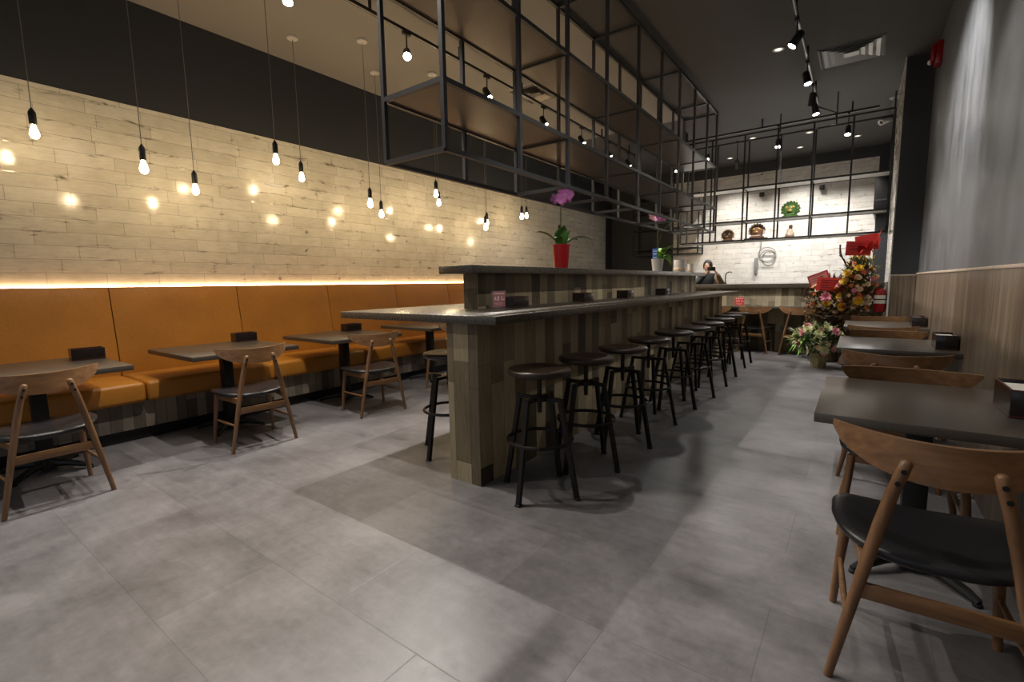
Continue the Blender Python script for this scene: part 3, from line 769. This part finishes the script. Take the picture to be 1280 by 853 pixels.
for row, X, G, rn in ((back, -5.36, GP1, 'row nearest the tiled wall'), (front, -4.80, GP2, 'row farther from the tiled wall')):
    for i, (y, z) in enumerate(row):
        t = thing('pendant_lamp', f'bare lit bulb on black cord, {names[i]} from left in {rn}', 'lamp', (X, y, ZC), 0, G)
        if mesh_can is None:
            o = MB().lathe([(0, 0), (.058, 0), (.062, -.006), (.058, -.020), (.014, -.028), (0, -.028)], 24).build('canopy', M['white'], t); mesh_can = o.data
            sk = MB().lathe([(.004, .190), (.010, .180), (.022, .160), (.0245, .150), (.0245, .072), (.020, .060), (0, .060)], 18).build('socket', M['blackmetal'], t); mesh_sock = sk.data
            bl = MB().lathe([(0, .058), (.014, .055), (.016, .040), (.024, .018), (.0295, -.004), (.029, -.020), (.022, -.036), (.010, -.044), (0, -.046)], 16).build('bulb', M['bulbglass'], t, ang=80); mesh_bulb = bl.data
        else:
            o = bpy.data.objects.new('canopy', mesh_can); COL.objects.link(o); o.parent = t
            sk = bpy.data.objects.new('socket', mesh_sock); COL.objects.link(sk); sk.parent = t
            bl = bpy.data.objects.new('bulb', mesh_bulb); COL.objects.link(bl); bl.parent = t
        sk.location = bl.location = (0, 0, z-ZC)
        MB().tube([(0, 0, -.02), (.002, .002, (z-ZC)*.5), (0, 0, z-ZC+.186)], .0032, 6).build('cord', M['cord'], t)

# ------------------------------------------------------------------ track lights
def track(name, label, p, q):
    t = thing(name, label, 'track', p); d = Vector(q)-Vector(p)
    MB().bar((0, 0, 0), d, .034, .028).build('rail', M['blackmetal'], t)
    L = d.length; k = 0
    while k*1.3 < L:
        c = d.normalized()*(k*1.3+.05); MB().bar(c, c+Vector((0, 0, ZC-p[2])), .022).build('standoff', M['blackmetal'], t); k += 1
    MB().bar(Vector((0, 0, -.0145)), d+Vector((0, 0, -.0145)), .010, .002).build('conductor_slot', M['steel'], t)
    return t
track('track_rail', 'black lighting track on ceiling above the bench side', (-4.02, -2.0, 3.95), (-4.02, 10.4, 3.95))
track('track_rail', 'black lighting track on ceiling above the right hand tables', (-.67, -2.0, 3.95), (-.67, 9.0, 3.95))
track('track_rail', 'black lighting track across the ceiling above the back counter', (-2.9, 9.76, 3.95), (.1, 9.76, 3.95))
def spot(loc, aim, power, cone, label, group, blend=.35, color=(1, .93, .85), track_z=3.936):
    """loc = where the head hangs (z of pivot)"""
    t = thing('track_spotlight', label, 'spotlight', (loc[0], loc[1], track_z), 0, group)
    piv = Vector((0, 0, loc[2]-track_z))
    b = MB(); b.box(-.018, .018, -.05, .05, -.028, -.001, .003); b.tube([(0, 0, -.028), (0, 0, piv.z+.03), piv], .007, 8); b.build('stem', M['blackmetal'], t)
    d = (Vector(aim) - Vector(loc)).normalized()
    rot = Vector((0, 0, 1)).rotation_difference(d).to_matrix()
    MB().lathe([(0, -.085), (.030, -.085), (.040, -.072), (.044, .06), (.047, .062), (.047, .075), (.041, .075), (.039, .055), (0, .05)], 20, piv, rot).build('can', M['blackmetal'], t)
    MB().lathe([(0, .062), (.038, .062), (.037, .070), (0, .074)], 18, piv, rot).build('lens', M['lens'], t)
    ld = bpy.data.lights.new('spot_beam', 'SPOT'); ld.energy = power; ld.spot_size = math.radians(cone); ld.spot_blend = blend; ld.color = color; ld.shadow_soft_size = .022
    lo = bpy.data.objects.new('spot_beam', ld); COL.objects.link(lo); lo.parent = t
    lo.location = piv + d*.095
    lo.rotation_euler = Vector((0, 0, -1)).rotation_difference(d).to_euler()
    return t
W_FLOOR = 420
GTL, GTR, GTB = 'spotlights on the left ceiling track', 'spotlights on the right ceiling track', 'spotlights above the back counter'
spot((-4.02, 3.71, 3.72), (-.9, .9, 0), 290, 84, 'glaring spotlight on the left track aimed at the near floor', GTL)
lt = [(-.2, (-2.2, .2, 0), 300), (1.1, (-2.4, .7, 0), 290), (2.4, (-3.0, 1.6, 0), 300), (5.06, (-1.9, 4.9, .3), 420), (6.42, (-1.9, 6.4, .3), 420), (7.65, (-1.9, 7.6, .3), 420), (8.75, (-1.9, 8.9, .3), 420), (9.7, (-2.2, 9.9, .3), 300)]
nm = {-.2: 'spotlight on the left track above the near left floor, out of the photo', 1.1: 'spotlight on the left track above the leftmost bench table', 2.4: 'spotlight on the left track just left of the glaring one',
      5.06: 'spotlight on the left track seen inside the near rack end', 6.42: 'spotlight on the left track, second beyond the glaring one', 7.65: 'spotlight on the left track, third beyond the glaring one', 8.75: 'spotlight on the left track, fourth beyond the glaring one', 9.7: 'spotlight at the far end of the left track'}
for y, aim, p in lt: spot((-4.02, y, 3.72), aim, p*.34, 80, nm[y], GTL)
rtl = [(1.0, (.6, 1.5, 1.2), 90), (2.4, (-2.25, 3.5, 1.3), 200), (3.7, (.6, 3.9, 1.3), 170), (4.8, (.6, 5.6, 2.5), 620), (6.0, (-2.2, 5.4, 1.3), 200), (7.2, (.1, 6.6, .5), 150), (8.55, (-.1, 8.2, .8), 150)]
nr = ['first spotlight of the right track, above the nearest chair', 'second spotlight of the right track, turned to the bar near end', 'third spotlight of the right track, lighting the grey wall', 'fourth spotlight of the right track, lighting the grey wall', 'bright spotlight on the right track left of the air vent, upper one', 'bright spotlight on the right track beside lower left vent corner', 'spotlight on the right track just above the back frame']
for (y, aim, p), lab in zip(rtl, nr): spot((-.67, y, 3.74), aim, p*.55, {620: 76, 200: 48}.get(p, 66), lab, GTR, .8 if p in (620, 200) else .6, (1, .96, .92))
for (x, y, z, aim, p), lab in zip([(-2.47, 9.75, 3.60, (-2.3, 7.9, 1.4), 260), (-2.05, 10.3, 3.50, (-2.1, 12.0, .9), 420), (-1.29, 9.75, 3.64, (-1.25, 8.6, .6), 420), (-.79, 10.3, 3.46, (-.75, 12.0, .9), 420), (-.29, 9.75, 3.66, (-.4, 8.6, .6), 420)],
        ['back spotlight seen through the rack end, leftmost', 'back spotlight with a looped arm, second from the left', 'back spotlight in the centre of the back frame', 'lower back spotlight, fourth from the left', 'bright back spotlight, rightmost, near the camera']):
    spot((x, y, z), aim, p*.20, 95, lab, GTB, .6, (1, .97, .94))
# two more on the same track wash the counter front from the room side
spot((-.67, 8.05, 3.74), (-1.1, 9.6, .9), 260, 60, 'spotlight of the right track aimed at the plank counter front', GTR, .6)
for (x, y, lab) in ((-2.9, 8.5, 'small spotlight visible through the far end of the rack'),):
    spot((x-.3, y+1.75, 3.60), (-2.3, 9.5, .8), 150, 80, lab, GTB)

# recessed downlights
def down(x, y, label, power=0):
    t = thing('recessed_downlight', label, 'light', (x, y, ZC), 0, 'round recessed ceiling lights')
    MB().lathe([(.040, -.001), (.040, -.004), (.062, -.009), (.066, -.006), (.066, 0)], 24).build('trim_ring', M['white'], t)
    MB().lathe([(0, -.0005), (.0405, -.0005), (.0405, -.003), (0, -.0035)], 20).build('lens', M['lens_low'], t)
    if power:
        ld = bpy.data.lights.new('spot_beam', 'SPOT'); ld.energy = power; ld.spot_size = math.radians(110); ld.spot_blend = .6; ld.color = (1, .93, .84); ld.shadow_soft_size = .035
        lo = bpy.data.objects.new('spot_beam', ld); COL.objects.link(lo); lo.parent = t; lo.location = (0, 0, -.02)
down(-2.88, 1.86, 'round downlight on the ceiling before the near end of the rack', 230)
for x, y, lab in ((-2.6, 12.3, 'kitchen downlight behind the back frame, near the person'), (-1.2, 12.3, 'kitchen downlight behind the back frame, near the cable coil'), (-.2, 12.1, 'kitchen downlight behind the back frame, at the right end')): down(x, y, lab, 190)
for x, y, lab in ((-.974, 7.02, 'round downlight on the dark ceiling left of the right track'), (-1.9, 10.9, 'round downlight behind the back frame, left'), (-.95, 11.2, 'round downlight behind the back frame, centre'), (-.55, 11.0, 'round downlight behind the back frame, right')):
    down(x, y, lab)

# ceiling vents
def vent(x0, x1, y0, y1, label):
    t = thing('ceiling_vent', label, 'vent', ((x0+x1)/2, (y0+y1)/2, ZC), 0, 'ceiling air vents')
    w, d = (x1-x0)/2, (y1-y0)/2
    def ring(b, w0, d0, w1, d1, z0, z1):
        a = [b.b.verts.new((sx*w0, sy*d0, z0)) for sx, sy in ((-1, -1), (1, -1), (1, 1), (-1, 1))]
        c = [b.b.verts.new((sx*w1, sy*d1, z1)) for sx, sy in ((-1, -1), (1, -1), (1, 1), (-1, 1))]
        for i in range(4): b.b.faces.new((a[i], a[(i+1) % 4], c[(i+1) % 4], c[i]))
    b = MB(); b.box(-w, w, -d, d, -.003, 0); b.build('dark_core', M['blackmetal'], t, smooth=False)
    b = MB(); ring(b, w, d, w*.93, d*.93, -.004, -.012); ring(b, w*.93, d*.93, w*.90, d*.88, -.012, -.004); b.build('vent_frame', M['framemetal'], t, smooth=False)
    for k, s_ in enumerate((.84, .62, .40)):
        b = MB(); ring(b, w*s_, d*s_, w*(s_-.12), d*(s_-.12), -.016, -.005); b.build('louvre', M['mirrorfin'], t, smooth=False)
    b = MB(); b.box(-w*.22, w*.22, -d*.2, d*.2, -.018, -.012); b.build('centre_plate', M['mirrorfin'], t, smooth=False)
vent(-.59, .10, 7.36, 8.05, 'square chrome air vent on the dark ceiling beside the right track')
vent(-4.35, -3.75, 6.0, 6.6, 'air vent on the ceiling above the left track, behind the rack')
# conduits on ceiling
b = MB(); b.tube([(-.42, 9.05, ZC-.02), (-.42, 9.05, 3.6)], .008, 6); b.tube([(-.75, 9.1, ZC-.05), (-.7, 9.1, 3.95), (-.55, 9.1, 3.86), (-.44, 9.1, 3.8), (-.42, 9.08, 3.6)], .008, 8)
tag(b.build('ceiling_cable', M['blackmetal']), 'loose black cable hanging from ceiling above the back frame', 'cable')

# fire alarm strobe
t = thing('fire_alarm', 'red fire alarm strobe high on the grey wall beside the dark pillar', 'alarm', (XR, 7.62, 3.83), -PI/2)
MB().box(-.105, .075, -.06, -.0, -.125, .125, .012).build('housing', M['red'], t)
MB().box(-.085, .060, -.10, -.06, -.085, .100, .016).build('horn_cover', M['red'], t)
MB().ball((-.06, -.10, -.06), .030, (1, .8, .9), 12).build('strobe_lens', M['whiteg'], t)
MB().box(-.02, .055, -.0625, -.0595, -.115, -.098).build('slot', M['darkink'], t)
# security camera
t = thing('security_camera', 'white bullet security camera below the ceiling near the pillar', 'camera', (.20, 9.95, 3.78), .0)
MB().bar((.06, 0, .30), (.06, 0, .02), .025).build('mount_arm', M['white'], t)
MB().lathe([(.045, .30), (.05, .31), (.05, .32)], 16, (.06, 0, 0)).build('mount_plate', M['white'], t)
t.scale = (1.35, 1.35, 1.0)
mt = Vector((0, 0, 1)).rotation_difference(Vector((-.75, -.5, -.42))).to_matrix()
MB().lathe([(0, -.10), (.034, -.10), (.038, -.09), (.038, .08), (.042, .10), (.036, .10), (.030, .085), (0, .08)], 18, (.02, 0, -.01), mt).build('camera_body', M['white'], t)
MB().lathe([(0, .082), (.026, .082), (.024, .09), (0, .092)], 14, (.02, 0, -.01), mt).build('camera_lens', M['blackmetal'], t)

# ------------------------------------------------------------------ fire extinguisher
t = thing('fire_extinguisher', 'red fire extinguisher hung on the pillar side, right of the flowers', 'extinguisher', (.245, 8.47, .80))
MB().lathe([(0, 0), (.062, 0), (.070, .012), (.070, .27), (.060, .305), (.030, .325), (.022, .34), (0, .34)], 28).build('cylinder', M['red'], t)
MB().lathe([(.0712, .12), (.0712, .235)], 28).build('label_sleeve', M['whitepaper'], t)
MB().lathe([(.0718, .168), (.0718, .184)], 28).build('label_band', M['blackmetal'], t)
b = MB(); b.lathe([(.02, .335), (.022, .37), (.012, .375)], 14); b.bar((-.02, 0, .39), (.08, 0, .41), .018, .008); b.bar((-.02, 0, .365), (.075, 0, .372), .018, .008); b.build('valve_handle', M['blackmetal'], t)
MB().tube([(-.02, 0, .355), (-.06, -.01, .33), (-.082, -.01, .22), (-.082, -.01, .06)], .009, 8).build('hose', M['blackmetal'], t)
MB().box(.068, .078, -.03, .03, .05, .26).build('wall_bracket', M['blackmetal'], t)

# ------------------------------------------------------------------ flowers
def round_flower(b, c, r, nrm, layers=3, k=9):
    for j in range(layers):
        petal_flower(b, Vector(c) + Vector(nrm).normalized()*r*.16*j, r*(1-.24*j), nrm, k, .55, .22 + .3*j)
    b.ball(Vector(c) + Vector(nrm).normalized()*r*.2, r*.26, n=8)
    return b
def foliage(t, name, mat, n_, cen, rad, ln, wd, zb=None):
    b = MB()
    for k in range(n_):
        while True:
            v = Vector((random.uniform(-1, 1), random.uniform(-1, 1), random.uniform(-1, 1)))
            if .12 < v.length < 1: break
        p = Vector(cen) + Vector((v.x*rad[0], v.y*rad[1], v.z*rad[2]))
        d = (v*.7 + Vector((random.uniform(-1, 1), random.uniform(-1, 1), random.uniform(-.2, 1)))*.6).normalized()*ln*random.uniform(.6, 1.3)
        leaf(b, p, p+d, wd*random.uniform(.6, 1.2), .01, 4)
    return b.build(name, mat, t)
def blossoms(t, spec, cen, rad, kinds):
    for name, mat, cnt, r0, r1 in kinds:
        for k in range(cnt):
            th = random.uniform(-1, 1)*2.0 - PI/2; ph = random.uniform(-.7, 1.1)
            v = Vector((math.cos(th)*math.cos(ph), math.sin(th)*math.cos(ph), math.sin(ph)))
            p = Vector(cen) + Vector((v.x*rad[0], v.y*rad[1], v.z*rad[2]))*random.uniform(.90, 1.12)
            b = MB(); round_flower(b, p, random.uniform(r0, r1), v + Vector((0, -.3, .25)), 3, 8)
            b.build(name, mat, t, smooth=False)
def card(t, c, w, h, rz, rx, mat, inner=None, lines=4):
    R = Matrix.Translation(Vector(c)) @ Matrix.Rotation(rz, 4, 'Z') @ Matrix.Rotation(rx, 4, 'Y')
    o = MB().box(-w/2, w/2, -.003, .003, -h/2, h/2, mat=R).build('greeting_card', mat, t)
    if inner: MB().box(-w*.42, w*.42, -.0045, -.003, -h*.38, h*.38, mat=R).build('card_panel', inner, o)
    b = MB()
    for k in range(lines):
        z = h*(.30-.18*k)
        b.box(-w*.36, w*(.36-.1*(k % 2)), -.006, -.0046, z, z+h*.035, mat=R)
    b.build('card_writing', M['darkink'], o)
    return o
# low pot in front
t = thing('potted_flowers', 'low pink and pale green flower arrangement in gold green foil pot on floor', 'flowers', (-.42, 8.12, 0), 0, 'flower arrangements by the pillar')
MB().lathe([(0, 0), (.085, 0), (.09, .01), (.115, .20), (.122, .21), (.11, .21), (.10, .18), (0, .175)], 8).build('pot', M['goldpot'], t, ang=20)
foliage(t, 'foliage', M['foliage'], 260, (0, 0, .40), (.27, .24, .20), .13, .022)
foliage(t, 'pale_leaves', M['palefl'], 120, (-.10, -.03, .42), (.27, .2, .17), .12, .016)
b = MB()
for k in range(9):
    a = random.uniform(2.4, 4.4); leaf(b, (-.1, -.05, .42), (-.1+math.cos(a)*.32, -.05+math.sin(a)*.2, random.uniform(.12, .4)), .03, .08)
b.build('drooping_leaves', M['limeleaf'], t)
blossoms(t, None, (0, -.02, .40), (.27, .24, .22), (('pink_rose', M['pinkfl'], 15, .042, .058), ('pale_hydrangea', M['palefl'], 14, .05, .07), ('cream_blossom', M['creamfl'], 8, .03, .045)))
# middle basket with two red cards
t = thing('flower_stand', 'left flower stand with two dark red cards and a pink flower', 'flowers', (-.36, 8.85, 0), .0, 'flower arrangements by the pillar')
MB().lathe([(0, 0), (.15, 0), (.17, .02), (.10, .25), (.12, .5), (.2, .70), (.19, .70), (0, .62)], 18).build('stand', M['wicker'], t)
foliage(t, 'foliage', M['dryfoliage'], 620, (0, 0, .80), (.29, .23, .50), .13, .020)
foliage(t, 'green_foliage', M['foliage'], 160, (0, 0, .80), (.30, .22, .46), .12, .018)
blossoms(t, None, (.0, 0, .95), (.27, .24, .28), (('orange_blossom', M['orangefl'], 12, .026, .04), ('cream_blossom', M['creamfl'], 26, .024, .042), ('yellow_chrysanthemum', M['yellowfl'], 3, .05, .06)))
b = MB(); round_flower(b, (-.04, -.27, 1.00), .075, (0, -1, .2), 4, 9); b.build('pink_flower', M['pinkfl'], t, smooth=False)
card(t, (-.15, -.06, 1.27), .30, .20, -.35, -.35, M['deepred'], M['pinkpaper'], 3)
card(t, (.01, -.22, 1.19), .36, .20, .10, .07, M['redpaper'], None, 5)
b = MB()
for k in range(8):
    a = -.3 + .09*k; b.tube([(.1+.02*k, .0, 1.1), (.12+.035*k, -.02, 1.28), (.12+.05*k, -.05, 1.36+.03*(k % 3))], [.006, .005, .003], 5)
b.tube([(-.22, -.05, 1.1), (-.30, -.08, 1.16), (-.33, -.08, 1.10), (-.34, -.08, .98)], .01, 6)
b.build('dark_twigs', M['twig'], t)
# tall basket
t = thing('flower_stand', 'tall right flower stand of yellow and orange blooms with bright red cards on top', 'flowers', (-.02, 8.60, 0), 0, 'flower arrangements by the pillar')
MB().lathe([(0, 0), (.16, 0), (.18, .02), (.10, .3), (.12, .5), (.19, .74), (.18, .74), (0, .66)], 18).build('stand', M['wicker'], t)
foliage(t, 'foliage', M['dryfoliage'], 760, (0, 0, .95), (.21, .19, .62), .11, .020)
foliage(t, 'green_foliage', M['foliage'], 220, (.02, 0, 1.35), (.20, .18, .22), .10, .016)
foliage(t, 'yellow_sprays', M['yellowfl'], 90, (.03, 0, 1.40), (.22, .17, .20), .07, .010)
blossoms(t, None, (.0, -.02, 1.1), (.22, .20, .42), (('yellow_chrysanthemum', M['yellowfl'], 12, .055, .075), ('orange_blossom', M['orangefl'], 16, .026, .042), ('cream_blossom', M['creamfl'], 34, .024, .042), ('pink_blossom', M['pinkfl'], 5, .04, .055)))
card(t, (-.02, -.10, 1.70), .30, .20, .15, .05, M['redpaper'], None, 3)
card(t, (.07, -.04, 1.78), .26, .22, -.15, -.15, M['redpaper'], None, 0)
b = MB()
for k in range(22):
    a = random.uniform(0, 6.3); p = Vector((.08, -.12, 1.68)); leaf(b, p, p + Vector((math.cos(a)*.14, random.uniform(-.08, .05), math.sin(a)*.10+.02)), .03, .03)
leaf(b, (.16, -.05, 1.68), (.24, -.05, 1.98), .05, .0); leaf(b, (.18, -.02, 1.68), (.20, -.05, 1.90), .05, .0)
b.build('red_ribbon', M['redpaper'], t)
b = MB()
for k in range(4): b.tube([(-.12, 0, 1.4), (-.18-.02*k, -.02, 1.55+.03*k), (-.24, -.04, 1.62+.05*k)], [.006, .006, .012], 6)
b.build('dark_twigs', M['twig'], t)

# ------------------------------------------------------------------ person behind the back counter
pt = thing('person', 'person in black top and tan coat holding up a phone behind the back counter', 'person', (-2.60, 10.62, 0))
def skin_mesh(name, mat, verts, edges, radii, parent, root=0, sub=2):
    me = bpy.data.meshes.new(name); me.from_pydata(verts, edges, []); me.materials.append(mat)
    o = bpy.data.objects.new(name, me); COL.objects.link(o); o.parent = parent
    sm = o.modifiers.new('skin', 'SKIN'); sm.use_smooth_shade = True
    sl = me.skin_vertices[0] if me.skin_vertices else None
    for i, r in enumerate(radii):
        d = sl.data[i]; d.radius = r if isinstance(r, tuple) else (r, r); d.use_root = (i == root)
    ss = o.modifiers.new('sub', 'SUBSURF'); ss.levels = sub; ss.render_levels = sub
    return o
V, E, R_ = [], [], []
def av(p, r, par=None):
    V.append(p); R_.append(r)
    if par is not None: E.append((par, len(V)-1))
    return len(V)-1
pel = av((0, 0, .92), (.15, .11))
ws_ = av((0, 0, 1.06), (.135, .10), pel); chs = av((0, -.01, 1.25), (.155, .105), ws_); nb = av((0, -.005, 1.385), (.075, .065), chs)
nk = av((0, -.02, 1.43), .047, nb); hd0 = av((0, -.035, 1.50), .06, nk)
for sx in (-1, 1):
    hp = av((sx*.09, 0, .86), .095, pel); kn = av((sx*.10, -.01, .48), .062, hp); an = av((sx*.10, .01, .09), .042, kn); av((sx*.11, -.13, .035), .035, an)
hands = {}
for sx, el, wr_, gp in ((-1, (-.16, -.21, 1.19), (.05, -.31, 1.43), (.09, -.325, 1.49)), (1, (.33, -.13, 1.17), (.25, -.29, 1.42), (.21, -.325, 1.48))):
    sh = av((sx*.165, 0, 1.35), .058, nb); e_ = av(el, .043, sh); w_ = av(wr_, .026, e_)
    pm = av(tuple(Vector(wr_)*.45 + Vector(gp)*.55), (.030, .016), w_)
    g = Vector(gp)
    for k in range(4):
        base = g + Vector((0, .0, -.018+.015*k)) + Vector((-sx*.006, 0, .01))
        L = (.028, .036, .038, .033)[k]
        a = av(tuple(base), .0085, pm); b_ = av(tuple(base + Vector((-sx*L*.7, -.016, .008))), .008, a); av(tuple(base + Vector((-sx*L*1.3, -.004, .010))), .007, b_)
    th = av(tuple(g + Vector((sx*.004, .024, -.012))), .009, pm); av(tuple(g + Vector((-sx*.025, .030, .012))), .0078, th)
body = skin_mesh('body', M['skin'], V, E, R_, pt)
# head with face
hr = Matrix.Rotation(math.radians(18), 3, 'Z')
hc = Vector((0, -.035, 1.575))
b = MB(); b.ball(hc, .10, (.80, .95, 1.18), 24, hr); b.ball(hc + hr @ Vector((0, -.028, -.055)), .062, (.88, .9, .95), 16, hr)
b.ball(hc + hr @ Vector((0, -.094, -.016)), .011, (.95, 1.1, 1.7), 10, hr)
for sx in (-1, 1): b.ball(hc + hr @ Vector((sx*.080, .005, -.005)), .022, (.4, .7, 1.3), 10, hr)
hd = b.build('head', M['skin'], pt, ang=80)
b = MB()
for sx in (-1, 1):
    b.ball(hc + hr @ Vector((sx*.030, -.085, .008)), .010, (1.3, .5, .7), 8, hr); b.ball(hc + hr @ Vector((sx*.030, -.088, .028)), .010, (1.7, .4, .35), 8, hr)
b.build('eyes', M['hair'], hd)
MB().ball(hc + hr @ Vector((0, -.080, -.058)), .016, (1.4, .5, .4), 10, hr).build('mouth', M['pinkfl'], hd)
b = MB()
g = bmesh.ops.create_uvsphere(b.b, u_segments=48, v_segments=32, radius=.112)
dl = []
for v in g['verts']:
    c_ = v.co.copy(); ang = math.atan2(c_.x, -c_.y)          # 0 = forehead centre
    line = .052 - .20*max(0, abs(ang+.25)-.35)               # fringe swept from a side parting down to the ears
    line = max(line, -.075) + .006*math.sin(ang*23)
    if c_.z < line: dl.append(v)
    rr = 1 + .035*math.sin(ang*17 + c_.z*40) * (.4 + abs(c_.z)*5) + .02*math.sin(ang*41)
    v.co = hc + Vector((0, .006, .010)) + hr @ Vector((c_.x*.83*rr, c_.y*.97*rr, c_.z*1.16))
bmesh.ops.delete(b.b, geom=dl, context='VERTS'); b.build('hair', M['hair'], hd, ang=70)
def limb(name, mat, pts, rs, par): 
    vs = [tuple(p) for p in pts]; return skin_mesh(name, mat, vs, [(i, i+1) for i in range(len(vs)-1)], rs, par)
skin_mesh('black_top', M['blackcloth'], [(0, 0, .84), (0, 0, 1.06), (0, -.01, 1.25), (0, -.004, 1.382), (0, -.015, 1.425), (-.175, 0, 1.345), (.175, 0, 1.345)], [(0, 1), (1, 2), (2, 3), (3, 4), (3, 5), (3, 6)], [(.18, .14), (.165, .13), (.19, .135), (.10, .092), (.060, .060), .075, .075], pt)
limb('black_sleeve', M['blackcloth'], [(-.10, .0, 1.365), (-.168, 0, 1.335), (-.16, -.21, 1.19), (.045, -.308, 1.425)], [.075, .076, .058, .036], pt)
limb('tan_coat_sleeve', M['tancloth'], [(.08, .01, 1.36), (.18, 0, 1.335), (.33, -.13, 1.17), (.252, -.287, 1.415)], [.080, .084, .068, .040], pt)
limb('tan_coat_side', M['tancloth'], [(.10, .02, 1.32), (.13, .02, 1.05), (.14, .02, .75)], [(.105, .125), (.11, .14), (.13, .15)], pt)
limb('trousers', M['blackcloth'], [(.10, 0, .90), (.10, -.01, .48), (.10, .01, .10)], [.115, .08, .062], pt)
limb('trousers', M['blackcloth'], [(-.10, 0, .90), (-.10, -.01, .48), (-.10, .01, .10)], [.115, .08, .062], pt)
for sx in (-1, 1): MB().box(sx*.11-.045, sx*.11+.045, -.19, .07, 0, .075, .025, 3).build('shoe', M['blackmetal'], pt)
t = thing('phone', 'dark phone with gold edge held up by the person behind the counter', 'phone', (-2.60+.15, 10.62-.345, 1.515), .1)
MB().box(-.075, .075, -.005, .005, -.038, .038, .004).build('phone_body', M['lacquer'], t)
MB().box(-.0765, .0765, -.003, .003, -.0395, -.036).build('gold_edge', M['liongold'], t); MB().box(-.0765, .0765, -.003, .003, .036, .0395).build('gold_edge', M['liongold'], t)

# ------------------------------------------------------------------ world: added dim cool fill, let in where the front wall is left out
w = bpy.data.worlds.new('world'); S.world = w; w.use_nodes = True
bg = w.node_tree.nodes['Background']; bg.inputs[0].default_value = (.80, .86, 1.0, 1); bg.inputs[1].default_value = .30

S.view_settings.view_transform = 'Standard'; S.view_settings.look = 'None'
S.view_settings.gamma = 1; S.view_settings.use_curve_mapping = False
S.view_settings.exposure = 0.35
